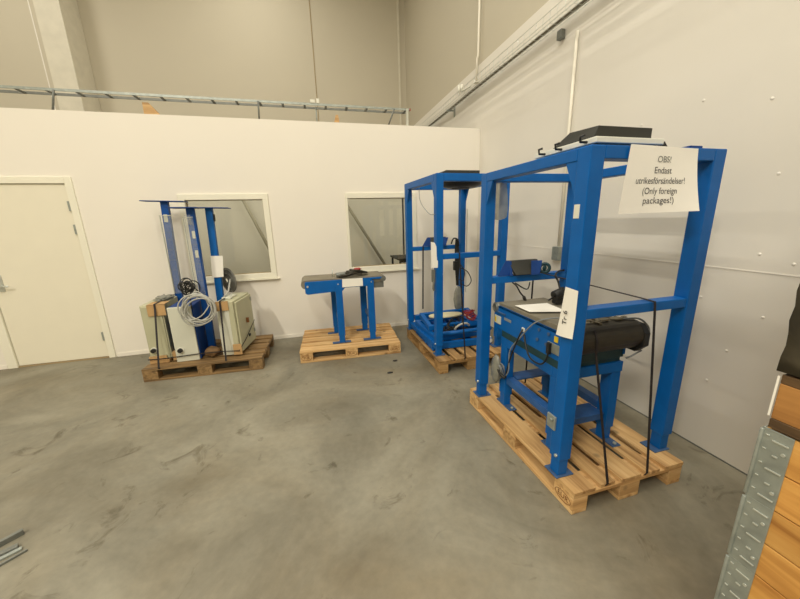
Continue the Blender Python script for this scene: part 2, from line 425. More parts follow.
# cable ladder over the partition
cl = empty('cable_ladder', (-.8, 4.9, HP), 'long grey steel cable ladder running level above the white partition', 'cable ladder')
YL0, YL1, ZL = 4.84, 4.99, 3.08
MB().box(-7.5, 1.47, YL0, YL0+.01, ZL, ZL+.026).build('rail', M['steel'], cl)
MB().box(-7.5, 1.47, YL1, YL1+.01, ZL, ZL+.026).build('rail', M['steeld'], cl)
rg = None
for k in range(33):
    x = -7.3+k*.272
    if rg is None: rg = MB().box(x, x+.028, YL0+.01, YL1, ZL+.002, ZL+.012).build('rung', M['steeld'], cl)
    else: c = rg.copy(); C.objects.link(c); c.parent = cl; c.location = (k*.272, 0, 0)
for x, dx in ((-2.58, -.1), (-.50, -.02), (1.25, -.09)):
    MB().tube([(x+dx, 4.9, 2.86), (x, 4.83, ZL+.01)], .011, 6).build('bracket', M['steeld'], cl)
MB().tube([(.2, 4.9, 2.86), (.2, 4.9, ZL)], .008, 6).build('bracket', M['steel'], cl)
MB().box(1.42, 1.45, 4.83, 4.86, 2.86, ZL+.02).build('bracket', M['bright'], cl)
MB().box(1.47, 1.485, YL0-.005, YL0+.03, ZL, ZL+.026).build('end_cap', M['red'], cl)
tag(MB().box(.13, .19, 4.83, 4.87, ZL+.026, ZL+.066).box(.21, .245, 4.83, 4.87, ZL+.026, ZL+.08).build('junction_box', M['white'], None, .003), 'tiny white twin socket box on top of the cable ladder', 'junction box')

# wire tray along the right wall
wt = empty('wire_tray', (2.3, 3, 3.35), 'thin wire mesh cable tray running high along the right wall', 'cable tray')
tr = MB(); X0, X1, Z0, Z1 = 2.33, 2.46, 3.36, 3.46
for (x, z) in ((X0, Z1), (X0, Z0+.035), (X0, Z0), (X0+.045, Z0), (X0+.09, Z0), (X1, Z0), (X1, Z0+.035), (X1, Z1)):
    tr.tube([(x, -3, z), (x, 7.6, z)], .0028, 5)
tr.build('long_wire', M['bright'], wt)
cwire = MB().tube([(X0, -2.4, Z1), (X0, -2.4, Z0), (X1, -2.4, Z0), (X1, -2.4, Z1)], .0022, 4).build('cross_wire', M['bright'], wt)
for k in range(1, 99):
    c = cwire.copy(); C.objects.link(c); c.parent = wt; c.location = (0, k*.1, 0)
for k in range(2):
    MB().tube([(X0+.075+.03*k, -3+1.1*t, Z0+.018+.006*math.sin(t*2+k)) for t in range(10)], .011, 6, 2).build('cable', M['belt'], wt)
for y in (5.6, 1.0):
    MB().box(X0+.02, XR-.004, y, y+.03, Z0-.02, Z0-.004).box(XR-.012, XR-.004, y-.01, y+.04, Z0-.1, Z0+.06).build('wall_bracket', M['steel'], wt)
tag(MB().box(2.44, 2.49, 3.07, 3.13, 3.24, 3.32).build('switch_box', M['steeld'], None, .006), 'small dark grey switch box under the wire tray', 'switch box')
tag(MB().tube([(2.46, 4.76, 7.3), (2.46, 4.76, 3.80), (2.45, 4.77, 3.76), (2.45, 4.77, 3.50)], .015, 10).cyl((2.45, 4.77, 3.46), (2.45, 4.77, 3.475), .036, 14).build('conduit_pipe', M['pvc']), 'white vertical pipe coming down to the wire tray from the roof', 'pipe')
cp = empty('conduit_pipe', (2.47, 2.9, 1.1), 'white surface conduit running down the right wall to a small socket', 'pipe')
MB().tube([(2.478, 2.90, 3.22), (2.478, 2.90, 1.29)], .014, 10).build('pipe', M['pvc'], cp)
MB().box(2.445, 2.498, 2.86, 2.955, 1.15, 1.29).build('socket_box', M['steel'], cp, .005)
tag(MB().cyl((2.40, 5.15, 3.47), (2.40, 5.15, 3.57), .02, 12).cyl((2.40, 5.25, 3.47), (2.40, 5.25, 3.6), .016, 12).tube([(2.40, 5.15, 3.48), (2.40, 5.05, 3.47), (2.42, 4.9, 3.46)], .012, 6, 4).build('cable_gland', M['white'], None), 'pair of small white cylinders on the wire tray near the back', 'sensor')

# ================================================================ PALLETS
def pallet(loc, rot, mx, my, label, stamp=True, name='wooden_pallet'):
    """EUR pallet, origin = one corner on the floor, 1.2 along local x, .8 along local y"""
    root = empty(name, loc, label, 'pallet', 'wooden pallets with machines on them')
    off = Vector(loc)
    def part(nm, x0, x1, y0, y1, z0, z1, m_):
        o = MB().box(x0, x1, y0, y1, z0, z1).build(nm, m_, None, .0025)
        # re-origin: keep local coordinates
        o.parent = root; return o
    for y in (0, .3275, .70):
        part('bottom_board', 0, 1.2, y+ (0 if y != .3275 else 0), y+(.1 if y != .3275 else .145), 0, .022, mx)
    for x in (0, .5275, 1.055):
        for y, wd in ((0, .1), (.3275, .145), (.70, .1)):
            part('block', x, x+.145, y, y+wd, .022, .100, my)
        part('stringer_board', x, x+.145, 0, .8, .100, .122, my)
    for y, wd in ((0, .145), (.186, .1), (.3275, .145), (.514, .1), (.655, .145)):
        j = rnd.uniform(-.004, .004)
        part('top_board', j, 1.2+j, y, y+wd, .122, .144, mx)
    root.rotation_euler.z = rot
    return root
def stamp_text(par_loc, rot, pallet_root, body, lx, ly, lz, n, size=.045):
    cu_ = bpy.data.curves.new('t', 'FONT'); cu_.body = body; cu_.size = size; cu_.extrude = .0005; cu_.align_x = 'CENTER'; cu_.align_y = 'CENTER'
    t = bpy.data.objects.new('t', cu_); C.objects.link(t); bpy.context.view_layer.update()
    me = bpy.data.meshes.new_from_object(t.evaluated_get(bpy.context.evaluated_depsgraph_get()))
    bpy.data.objects.remove(t); me.transform(facing(Vector((lx, ly, lz)), n))
    bm = bmesh.new(); bm.from_mesh(me)
    mm = facing(Vector((lx, ly, lz)), n)
    pts = [mm @ Vector((math.cos(a)*.058, math.sin(a)*.03, 0)) for a in [2*math.pi*k/24 for k in range(24)]]
    b = MB(); b.bm.free(); b.bm = bm; b.tube(pts, .0018, 4, closed=True)
    bm.to_mesh(me); bm.free()
    me.materials.clear(); me.materials.append(M['stamp'])
    o = bpy.data.objects.new('burnt_mark', me); C.objects.link(o); o.parent = pallet_root
    return o
PL = pallet((-1.862, 3.772, 0), -.048, M['po'], M['poy'], 'worn brown wooden pallet carrying grey cabinets and three blue columns, left end')
PC = pallet((-.256, 3.731, 0), -.057, M['pw'], M['pwy'], 'pale new wooden pallet under the low blue conveyor table')
for lx in (.0725, .6, 1.1275): stamp_text(None, None, PC, 'EUR', lx, -.0008, .06, (0, -1, 0), .038)
# pallets A and B have their 0.8 m side towards the camera: local x runs to +y world, so rotate by 90 deg
PA = pallet((2.052, 1.195, 0), R(90)+.0128, M['pw'], M['pwy'], 'pale wooden pallet under the nearest tall blue frame, with a burnt stamp')
stamp_text(None, None, PA, 'EUR', .0725, .8008, .06, (0, 1, 0), .045)
PB = pallet((1.985, 2.985, 0), R(90)+.01, M['pm'], M['pmy'], 'brownish wooden pallet under the farther tall blue frame')

# ================================================================ FRAME TOWERS
def tower(name, x0, x1, y0, y1, zt, label, t, rails, feetz=.144, hb=.058):
    root = empty(name, ((x0+x1)/2, (y0+y1)/2, feetz), label, 'machine frame', 'tall blue steel frames on pallets')
    B = M['blue']
    for (x, y) in ((x0, y0), (x1-t, y0), (x0, y1-t), (x1-t, y1-t)):
        po = MB().box(x, x+t, y, y+t, feetz+.11, zt).build('post', B, root, .005)
        ip = MB().box(x+.008, x+t-.008, y+.008, y+t-.008, feetz+.008, feetz+.11).build('foot_tube', B, po, .004)
        ex = .045
        fx = (x-.008, x+t+.03) if x < (x0+x1)/2 else (x-.038, x+t+.0)
        MB().box(fx[0], fx[1], y-.004, y+t+.02, feetz, feetz+.008).build('foot_plate', M['foot'], po, .002)
        MB().cyl((x-.012 if x < (x0+x1)/2 else x+t, y+.02, feetz+.14), (x if x < (x0+x1)/2 else x+t+.012, y+.02, feetz+.14), .009, 8).build('bolt', M['bright'], po)
    h = hb
    MB().box(x0+t, x1-t, y0, y0+t, zt-h, zt).build('top_beam', B, root, .004)
    MB().box(x0+t, x1-t, y1-t, y1, zt-h, zt).build('top_beam', B, root, .004)
    MB().box(x0, x0+t, y0+t, y1-t, zt-h, zt).build('top_beam', B, root, .004)
    MB().box(x1-t, x1, y0+t, y1-t, zt-h, zt).build('top_beam', B, root, .004)
    rn, rr = rails
    MB().box(x0+t, x1-t, y0+.005, y0+t-.005, rn, rn+.053).build('middle_rail', B, root, .004)
    MB().box(x0+t, x1-t, y1-t+.005, y1-.005, rr, rr+.053).build('middle_rail', B, root, .004)
    # gusset plates between posts and side beams
    for x in (x0+.004, x1-.018):
        for (ys, d_) in ((y0+t, 1), (y1-t, -1)):
            MB().prism([(x, ys, zt-h), (x, ys+d_*.075, zt-h), (x, ys, zt-h-.16)], (.014, 0, 0)).build('gusset', B, root, .001)
    return root
TA = tower('machine_frame', 1.24, 2.08, 1.30, 2.30, 1.916, 'nearest tall blue steel frame with a paper notice hanging on its top beam', .08, (1.087, 1.105))
TB = tower('machine_frame', 1.205, 2.03, 3.13, 4.15, 2.035, 'farther tall blue steel frame close to the white partition', .075, (1.20, 1.205), .144, .072)
TB.rotation_euler.z = R(2); TB.location.x -= .018
# low cross beam of frame B
MB().box(1.205, 1.28, 3.205, 4.075, .19, .25).build('bottom_beam', M['blue'], TB, .004)
MB().box(1.28, 1.955, 4.08, 4.145, .26, .33).build('bottom_beam', M['blue'], TB, .004)
# label, latch on frame A
MB().box(1.2385, 1.24, 1.333, 1.368, 1.595, 1.66).build('sticker', M['white'], TA)
b = MB().box(1.228, 1.24, 1.345, 1.41, .425, .51)
b.cyl((1.228, 1.37, .485), (1.216, 1.37, .485), .012, 10).build('latch_plate', M['steel'], TA, .003)
sl = MB(); sl.box(2.05, 2.056, 2.205, 2.215, 1.12, 1.78).box(2.075, 2.081, 2.205, 2.215, 1.12, 1.78)
for k in range(12): sl.box(2.05, 2.08, 2.205, 2.21, 1.13+k*.056, 1.14+k*.056)
sl.box(2.02, 2.052, 2.2, 2.22, 1.52, 1.57)
sl.build('slotted_rail', M['steel'], TA)

# notices
pn = empty('paper_notice', (1.66, 1.29, 1.62), 'white paper notice with printed Swedish and English words on the near blue frame', 'paper')
def sheet(corner_fn, nu=8, nv=8, th=.0006):
    b = MB(); g = []
    for j in range(nv+1):
        g.append([b.bm.verts.new(corner_fn(i/nu, j/nv)) for i in range(nu+1)])
    for j in range(nv):
        for i in range(nu):
            f = b.bm.faces.new((g[j][i], g[j][i+1], g[j+1][i+1], g[j+1][i])); f.smooth = True
    return b
def noticeP(u, v, lift=0):   # u 0..1 left-right, v 0..1 top-bottom
    x = 1.449+.418*u - .035*v*(1-u); z = 1.920-.010*u-(.310-.014*u)*v
    y = 1.2955-.004-.045*(u**2)*(v**1.6)-.010*v-.006*math.sin(u*math.pi)*v
    if lift: y -= lift
    return Vector((x, y, z))
sheet(noticeP, 12, 12).build('sheet', M['paper'], pn)
lines = [('OBS!', .080, .040, .195, .505, 'inkl'), ('Endast', .100, .042, .36, .50, 'ink'), ('utrikesförsändelser!', .280, .042, .515, .485, 'ink'), ('(Only foreign', .190, .042, .67, .485, 'ink'), ('packages!)', .165, .042, .815, .48, 'ink')]
for body, wd, size, v, u, im in lines:
    cu_ = bpy.data.curves.new('t', 'FONT'); cu_.body = body; cu_.size = size; cu_.align_x = 'CENTER'; cu_.align_y = 'CENTER'
    t = bpy.data.objects.new('t', cu_); C.objects.link(t); bpy.context.view_layer.update()
    me = bpy.data.meshes.new_from_object(t.evaluated_get(bpy.context.evaluated_depsgraph_get()))
    bpy.data.objects.remove(t)
    xs = [q.co.x for q in me.vertices]; k = wd/(max(xs)-min(xs))
    for q in me.vertices:
        uu = u+q.co.x*k/.421; vv = v-q.co.y/.302
        q.co = noticeP(uu, vv, .0015)-Vector(pn.location)
    me.materials.clear(); me.materials.append(M[im] if im == 'ink' else M['steeld'])
    o = bpy.data.objects.new('printed_line', me); C.objects.link(o); o.parent = pn
# handwritten tag on the near left post
pt = empty('paper_tag', (1.23, 1.33, 1.0), 'tall white paper slip with handwriting on the near left post', 'paper')
def slipP(u, v):   # u: towards far, v: top-bottom
    y = 1.283+.085*u+.025*u*v; z = 1.25-.25*v+.006*u*(1-v) - .01*u*v
    x = 1.2375-.010*v*math.sin(u*2.5)-.004-.012*max(0, v-.6)
    return Vector((x, y, z))
sheet(slipP, 6, 8).build('sheet', M['paper'], pt)
text('Tr 6', .04, .075, M['ink'], 'handwriting', pt, facing(Vector((1.2215, 1.34, 1.10)), (-1, 0, 0), (0, 1, 0)))
# paper on the B post and others
pb = empty('paper_tag', (1.19, 3.12, 1.13), 'white paper slip hanging on the near post of the farther frame', 'paper')
MB().prism([(1.145, 3.121, 1.385), (1.187, 3.121, 1.375), (1.224, 3.121, 1.29), (1.217, 3.115, 1.12), (1.145, 3.110, 1.125)], (0, -.001, 0)).build('sheet', M['paper'], pb)
tag(MB().box(1.16, 1.195, 3.128, 3.15, .97, 1.10).tube([(1.18, 3.135, .98), (1.175, 3.13, .9), (1.185, 3.13, .88)], .012, 6).build('padlock', M['steeld'], None, .004), 'small grey latch hanging under the paper slip on the farther frame', 'latch')

# top scanners
def scanner(x0, y0, z0, label, w_=.34, d_=.28):
    s = empty('scanner_head', (x0+w_/2, y0+d_/2, z0), label, 'scanner', 'black scanners on top of the frames')
    MB().hexa([(x0, y0, z0+.045), (x0+w_, y0, z0+.045), (x0+w_, y0+d_, z0+.045), (x0, y0+d_, z0+.045)],
              [(x0+.02, y0, z0+.095), (x0+w_, y0, z0+.095), (x0+w_, y0+d_*.85, z0+.10), (x0+.02, y0+d_*.65, z0+.105)]).build('cover', M['blackm'], s, .003)
    MB().box(x0-.005, x0+w_+.06, y0-.02, y0+d_+.14, z0+.018, z0+.045).build('mounting_plate', M['white'], s, .004)
    MB().box(x0+.01, x0+w_+.04, y0, y0+d_+.08, z0, z0+.018).build('base', M['black'], s, .002)
    return s
SA = scanner(1.305, 1.36, 1.916, 'black scanner head on a white plate on top of the nearest frame')
for (x, y) in ((1.262, 1.395), (1.262, 1.56), (1.262, 1.69)):
    MB().tube([(x+.05, y, 1.945), (x, y, 1.945), (x-.004, y, 1.967), (x+.012, y-.012, 1.972)], .006, 6).build('hook', M['black'], SA)
MB().prism([(1.69, 1.345, 1.918), (1.745, 1.345, 1.918), (1.715, 1.345, 1.95)], (0, .03, 0)).build('clip', M['black'], SA)
tag(MB().box(1.84, 1.92, 1.31, 1.37, 1.916, 1.928).build('cable_clamp', M['blued'], None, .002), 'small blue plate on the near top beam of the nearest frame', 'plate')
SB = empty('scanner_head', (1.5, 3.3, 2.035), 'flat black scanner head on top of the farther frame', 'scanner', 'black scanners on top of the frames')
MB().hexa([(1.25, 3.15, 2.035), (1.68, 3.15, 2.035), (1.68, 3.5, 2.035), (1.25, 3.5, 2.035)], [(1.32, 3.15, 2.066), (1.68, 3.15, 2.066), (1.68, 3.45, 2.066), (1.32, 3.45, 2.066)]).build('cover', M['blackm'], SB, .003)
MB().tube([(1.62, 3.46, 2.034), (1.62, 3.46, 1.95), (1.62, 3.46, 1.925)], [.22, .22, .15], 28).build('dome', M['black'], SB)
MB().tube([(1.62, 3.46, 1.93), (1.62, 3.46, 1.918)], .10, 24).build('lens_ring', M['blackm'], SB)
tag(MB().tube([(1.22, 3.7, 1.98), (1.20, 3.6, 1.8), (1.195, 3.3, 1.66), (1.20, 3.15, 1.655)], .0035, 5, 6).build('thin_cable', M['cableg']), 'thin grey wire looping between the left posts of the farther frame', 'cable')

# display holders on the rear rails
def holder(x, y, z, label, s=1.0):
    h = empty('display_holder', (x+.2, y, z), label, 'display holder', 'blue display holders on the rear rails')
    MB().prism([(x, y-.02, z), (x+.11*s, y-.02, z), (x+.14*s, y+.02, z+.105), (x+.09*s, y+.02, z+.108)], (0, -.006, 0)).prism([(x+.10*s, y-.04, z), (x+.125*s, y-.04, z), (x+.145*s, y+.02, z+.105), (x+.12*s, y+.02, z+.108)], (0, .05, 0)).build('cheek', M['blued'], h, .001)
    MB().prism([(x+.14*s, y-.06, z+.005), (x+.36*s, y-.06, z+.005), (x+.39*s, y+.03, z+.107), (x+.12*s, y+.03, z+.107)], (0, .03, 0)).build('panel', M['blackm'], h, .002)
    MB().prism([(x+.27*s, y-.065, z), (x+.345*s, y-.065, z), (x+.41*s, y+.0, z+.10), (x+.31*s, y+.0, z+.102)], (0, -.006, 0)).build('cheek', M['blued'], h, .001)
    MB().box(x+.14*s, x+.33*s, y-.03, y+.03, z-.004, z+.006).build('base_plate', M['black'], h)
    return h
HA = holder(1.365, 2.25, 1.162, 'blue and black display holder on the rear rail of the nearest frame')
MB().ring_torus((1.79, 2.23, 1.20), (.6, 1, 0), .036, .013, 20, 8).blob((1.79, 2.23, 1.2), .02, .012, .028, 0, 1, 2).build('knob', M['green'], HA)
HB = holder(1.375, 4.09, 1.262, 'blue bracket holder on the rear rail of the farther frame', .9)
tag(MB().tube([(1.51, 2.24, 1.10), (1.52, 2.2, 1.08), (1.56, 2.2, 1.02), (1.59, 2.19, .985)], .006, 6, 5).cyl((1.585, 2.19, .99), (1.60, 2.19, .955), .013, 8).tube([(1.52, 2.22, 1.1), (1.60, 2.18, 1.05), (1.64, 2.2, 1.1)], .005, 6, 5).build('dangling_cable', M['black']), 'short black cable with a plug dangling below the rear rail', 'cable')
# plastic pouch
def pouch(u, v):
    return Vector((1.305+.135*u, 2.262-.012*math.sin(u*5+v*4), 1.853-.245*v-.02*math.sin(u*3.1)*v))
tag(sheet(pouch, 10, 14, .002).build('plastic_pouch', M['bag']), 'crumpled grey plastic pouch hung on the far end of the nearest frame', 'plastic bag')

# straps
def strap(pts, label, wv=(.014, 0, 0), grp='black straps'):
    return tag(MB().ribbon(pts, wv, .004).build('lashing_strap', M['strap']), label, 'strap')
strap([(1.475, 1.20, .112), (1.475, 1.183, .148), (1.485, 1.37, .84), (1.485, 1.372, .92), (1.487, 1.40, .98)], 'black strap running from the dark belt end down to the pallet, nearest frame')
strap([(1.757, 1.20, .112), (1.757, 1.183, .148), (1.757, 1.291, 1.10), (1.757, 1.297, 1.145), (1.757, 1.38, 1.148), (1.75, 2.22, 1.166), (1.745, 2.302, 1.166), (1.742, 2.305, .16), (1.742, 2.31, .148)], 'black strap over the middle rails of the nearest frame, right of the conveyor')
strap([(1.478, 2.995, .112), (1.478, 2.975, .15), (1.462, 3.123, 1.22), (1.462, 3.125, 1.258), (1.462, 3.21, 1.26)], 'black strap down the front of the farther frame')
strap([(1.375, 4.068, .42), (1.385, 4.068, 1.2), (1.388, 4.07, 1.26)], 'black strap behind the left post of the farther frame', (.018, 0, 0))

# ================================================================ CONVEYOR A (in the near frame)
ca = empty('belt_conveyor', (1.58, 1.82, .144), 'blue belt conveyor table standing inside the nearest tall frame', 'conveyor')
B = M['blue']
MB().box(1.355, 1.372, 1.47, 2.19, .762, .938).box(1.355, 1.385, 1.47, 2.19, .925, .938).build('side_plate', B, ca, .003)
MB().box(1.80, 1.817, 1.47, 2.19, .762, .938).build('side_plate', B, ca, .003)
MB().box(1.372, 1.80, 1.55, 2.17, .86, .93).build('bed', M['steeld'], ca)
# belt: top run, far roller and big near roller
prof = [(2.22, .957), (1.46, .972)]
for k in range(1, 12):
    a = R(90+k*18); prof.append((1.455+math.cos(a)*.072, .905+math.sin(a)*.072))
prof += [(1.60, .84), (2.12, .865)]
for k in range(0, 9):
    a = R(-90+k*21); prof.append((2.20+math.cos(a)*.038, .918+math.sin(a)*.038))
MB().prism([(1.376, y, z) for y, z in prof], (.42, 0, 0)).build('belt', M['belt'], ca, .002)
# dark drape over the near roller
pr_ = []
for k in range(0, 15):
    a = R(75+k*13.5); pr_.append((1.463+math.cos(a)*.088, .906+math.sin(a)*.088))
pin = [(1.463+math.cos(R(75+k*13.5))*.078, .906+math.sin(R(75+k*13.5))*.078) for k in range(14, -1, -1)]
MB().prism([(1.385, y, z) for y, z in pr_+pin], (.435, 0, 0)).build('belt_cover', M['beltd'], ca)
MB().tube([(1.395, 2.215, .918), (1.352, 2.215, .918)], .04, 20).ring_torus((1.350, 2.215, .918), (1, 0, 0), .028, .006, 20, 6).build('roller', M['steeld'], ca)
MB().tube([(1.372, 1.463, .906), (1.85, 1.463, .906)], .07, 24).build('drum', M['black'], ca)
MB().prism([(1.82, 1.37, .93), (1.82, 1.37, .85), (1.82, 1.42, .80), (1.82, 1.54, .80), (1.82, 1.56, .93), (1.82, 1.50, .985), (1.82, 1.41, .975)], (.045, 0, 0)).build('end_cover', M['black'], ca, .006)
MB().box(1.356, 1.805, 1.49, 2.115, .712, .764).build('tray', M['green'], ca, .002)
MB().prism([(1.43, 1.475, .835), (1.43, 1.475, .745), (1.43, 1.50, .735), (1.43, 1.56, .735), (1.43, 1.56, .84)], (.38, 0, 0)).build('end_tray', M['green'], ca, .003)
f = MB().box(1.356, 1.82, 1.475, 1.545, .645, .712).box(1.356, 1.82, 2.05, 2.12, .645, .712).box(1.356, 1.42, 1.545, 2.05, .645, .712).box(1.756, 1.82, 1.545, 2.05, .645, .712)
f.build('table_frame', B, ca, .003)
for (x, y) in ((1.356, 1.482), (1.752, 1.482), (1.356, 2.035), (1.752, 2.035)):
    lg = MB().box(x, x+.067, y, y+.08, .24, .646).box(x+.006, x+.061, y+.008, y+.072, .152, .24).build('leg', B, ca, .003)
    MB().box(x+.005, x+.07, y-.07, y+.12, .144, .152).build('foot_plate', M['foot'], lg, .002)
    MB().cyl((x+.04, y-.05, .152), (x+.04, y-.05, .162), .011, 8).build('bolt', M['steel'], lg)
MB().box(1.436, 1.74, 1.495, 1.55, .305, .345).box(1.436, 1.74, 1.49, 1.62, .345, .353).build('shelf_rail', M['rail'], ca, .002)
MB().box(1.436, 1.74, 2.05, 2.105, .345, .385).box(1.436, 1.74, 1.99, 2.105, .385, .393).build('shelf_rail', M['rail'], ca, .002)
MB().box(1.366, 1.425, 1.562, 2.035, .345, .395).build('side_rail', M['rail'], ca, .002)
MB().box(1.75, 1.81, 1.562, 2.035, .345, .395).build('side_rail', M['rail'], ca, .002)
for (y, z) in ((1.69, .905), (1.60, .905), (1.70, .835), (1.615, .832)):
    MB().cyl((1.355, y, z), (1.347, y, z), .011, 10).build('bolt', M['foot'], ca)
MB().box(1.351, 1.355, 1.52, 1.55, .875, .91).build('warning_sticker', M['yellow'], ca)
MB().box(1.347, 1.355, 1.48, 1.60, .80, .862).cyl((1.347, 1.57, .85), (1.335, 1.57, .85), .008, 8).build('connector_plate', M['steel'], ca, .002)
MB().box(1.347, 1.355, 2.13, 2.215, .80, .862).build('end_plate', M['cabl'], ca, .002)
MB().box(1.344, 1.347, 2.185, 2.205, .81, .85).build('warning_sticker', M['yellow'], ca)
MB().box(1.343, 1.355, 2.07, 2.19, .89, .90).build('guide_bar', M['foot'], ca)
MB().box(1.353, 1.355, 2.00, 2.09, .852, .872).build('maker_label', M['cableg'], ca)
MB().box(1.349, 1.355, 1.835, 1.865, .838, .865).build('socket', M['white'], ca, .001)
# cables at the conveyor
tag(MB().tube([(1.347, 1.85, .855), (1.32, 1.85, .80), (1.325, 1.92, .66), (1.33, 1.98, .5), (1.335, 2.0, .42)], .006, 6, 6).build('power_cable', M['black']), 'black cable dropping from the small white socket on the conveyor side', 'cable')
tag(MB().tube([(1.337, 1.57, .84), (1.325, 1.57, .76), (1.325, 1.62, .70), (1.325, 1.72, .70), (1.33, 1.78, .76), (1.34, 1.82, .83)], .006, 6, 6).box(1.328, 1.346, 1.56, 1.585, .79, .86).build('looped_cable', M['black']), 'black cable loop hanging below the yellow sticker on the conveyor', 'cable')
tag(MB().tube([(1.50, 1.60, .985), (1.40, 1.64, .99), (1.335, 1.72, .94), (1.325, 1.84, .80), (1.325, 1.95, .66), (1.33, 1.96, .50), (1.335, 2.02, .42), (1.34, 2.08, .44)], .0048, 6, 6).build('hose', M['cableg']), 'grey hose curving over the conveyor edge down to the reel', 'hose')
# papers on belt
tag(MB().prism([(1.40, 2.03, .973), (1.66, 2.01, .971), (1.62, 1.76, .977), (1.385, 1.84, .977)], (0, 0, .003)).build('paper_sheet', M['paper']), 'white paper lying flat on the grey conveyor belt, nearest frame', 'paper')
# crumpled plastic
c_ = MB()
q = random.Random(3)
for k in range(7): c_.tube([(1.48+.04*k+q.uniform(-.02, .02), 1.47+q.uniform(-.03, .05), .992+q.uniform(0, .012)) , (1.52+.04*k, 1.48+q.uniform(-.04, .04), 1.008), (1.56+.04*k+q.uniform(-.02, .03), 1.47+q.uniform(-.04, .05), .996)], q.uniform(.006, .012), 6, 4)
c_.tube([(1.60, 1.52, 1.0), (1.70, 1.53, 1.012), (1.80, 1.54, 1.006)], .006, 6, 3)
tag(c_.build('cable_bundle', M['belt']), 'flattened brown bundle of old cable on the near end of the belt', 'cable')
tag(MB().tube([(1.74, 1.47, 1.0), (1.84, 1.44, 1.0), (1.89, 1.42, .96), (1.915, 1.42, .91), (1.895, 1.42, .87)], .006, 6, 6).tube([(1.88, 1.42, .80), (1.83, 1.44, .76), (1.815, 1.46, .74)], .005, 6, 5).build('loose_wire', M['cableg']), 'loose grey wire sticking out over the black conveyor end cover', 'cable')
sn = empty('photo_sensor', (1.68, 1.99, .97), 'black sensor with a thin pin standing on the conveyor belt', 'sensor')
MB().cyl((1.69, 1.98, 1.03), (1.78, 1.98, 1.06), .038, 14).box(1.70, 1.76, 1.96, 2.01, .972, 1.05).build('body', M['black'], sn, .004)
MB().tube([(1.695, 1.975, 1.03), (1.63, 1.96, 1.01)], .007, 6).build('pin', M['black'], sn)
MB().tube([(1.74, 1.98, 1.07), (1.75, 2.02, 1.13), (1.79, 2.1, 1.16), (1.9, 2.2, 1.17), (1.98, 2.23, 1.17)], .008, 6, 5).build('cable', M['black'], sn)
rl = empty('cable_reel', (1.32, 2.12, .30), 'grey plastic bag of cable hanging at the conveyor leg, nearest frame', 'cable bag')
MB().blob((1.325, 2.12, .44), .028, .055, .12, .25, 3).build('bag', M['bag'], rl)
cb = MB()
for k in range(5): cb.ring_torus((1.322+.006*k, 2.10, .43), (1, .1*k, .1), .045+.006*(k % 3), .004, 20, 5, 1.4, .1, k)
cb.build('coil', M['cableg'], rl)
MB().tube([(1.32, 2.09, .46), (1.315, 2.04, .43), (1.33, 2.0, .415)], .012, 6, 4).build('plug', M['black'], rl)

# ================================================================ PARTS PILE ON PALLET B
def steel_frame(cx, cy, cz, lx, ly, h, rot, label, nc=2):
    s = empty('folded_frame', (cx, cy, cz), label, 'steel frame', 'blue dismantled frames piled on the pallet')
    def lbox(x0, x1, y0, y1, z0, z1, nm, mm=None, bev=.003):
        b = MB().box(x0, x1, y0, y1, z0, z1); o = b.build(nm, mm or M['blue'], None, bev)
        o.parent = s; return o
    t = .05
    lbox(-lx/2, lx/2, -ly/2, -ly/2+t, 0, h, 'side_beam'); lbox(-lx/2, lx/2, ly/2-t, ly/2, 0, h, 'side_beam')
    lbox(-lx/2, -lx/2+t, -ly/2+t, ly/2-t, 0, h, 'end_beam'); lbox(lx/2-t, lx/2, -ly/2+t, ly/2-t, 0, h, 'end_beam')
    for k in range(nc):
        x = -lx/2+(k+1)*lx/(nc+1); lbox(x-.03, x+.03, -ly/2+t, ly/2-t, .01, h*.7, 'cross_beam', M['blued'])
    s.rotation_euler = rot
    return s
F1 = steel_frame(1.60, 3.62, .152, .74, .72, .075, (0, 0, R(-3)), 'lowest blue frame of the pile on the farther pallet')
F2 = steel_frame(1.59, 3.66, .232, .70, .62, .07, (R(1.5), 0, R(4)), 'middle blue frame of the pile on the farther pallet')
F3 = steel_frame(1.61, 3.70, .335, .68, .46, .06, (R(5), R(-2), R(-4)), 'topmost blue frame of the pile, under the cream board')
for (y, k) in ((3.33, 0), (3.45, 1), (3.57, 2), (3.69, 3)):
    pass
lug = MB()
for y in (3.30, 3.42, 3.54, 3.66, 3.78): lug.prism([(1.215, y, .152), (1.215, y+.07, .152), (1.215, y+.06, .25), (1.215, y+.02, .26)], (.012, 0, 0))
tag(lug.box(1.215, 1.23, 3.26, 3.9, .148, .17).build('notched_plate', M['blue'], None, .002), 'blue notched steel plate on edge beside the frame pile', 'steel plate')
tag(MB().cyl((1.33, 3.30, .325), (1.95, 3.28, .335), .024, 14).build('steel_tube', M['blue']), 'blue round steel tube lying across the front of the frame pile', 'steel tube')
tag(MB().prism([(1.535+.22*math.cos(a_*.2618), 3.66+.10*math.sin(a_*.2618), .425) for a_ in range(24)], (0, 0, .014)).build('oval_board', M['cream'], None, .002), 'cream oval board lying on top of the blue frame pile', 'board')
rc = MB()
for k in range(7): rc.ring_torus((1.80+.01*(k % 3), 3.50+.015*k, .425+.008*k), (.2*math.sin(k), .15*k-.4, 1), .07+.008*(k % 4), .006, 24, 5, .7, .15, k)
tag(rc.build('red_cable', M['red']), 'coil of dark red cable on the frame pile', 'cable')
bk = MB(); q = random.Random(21)
for k in range(6): bk.ring_torus((1.45+.03*k, 3.44+.01*k, .325+.012*k), (q.uniform(-.3, .3), q.uniform(-.6, 0), 1), .07+.008*k, .008, 22, 5, .6, .15, k)
tag(bk.build('cable_coil', M['black']), 'black cable coil lying inside the blue frame pile, under the cream board', 'cable')
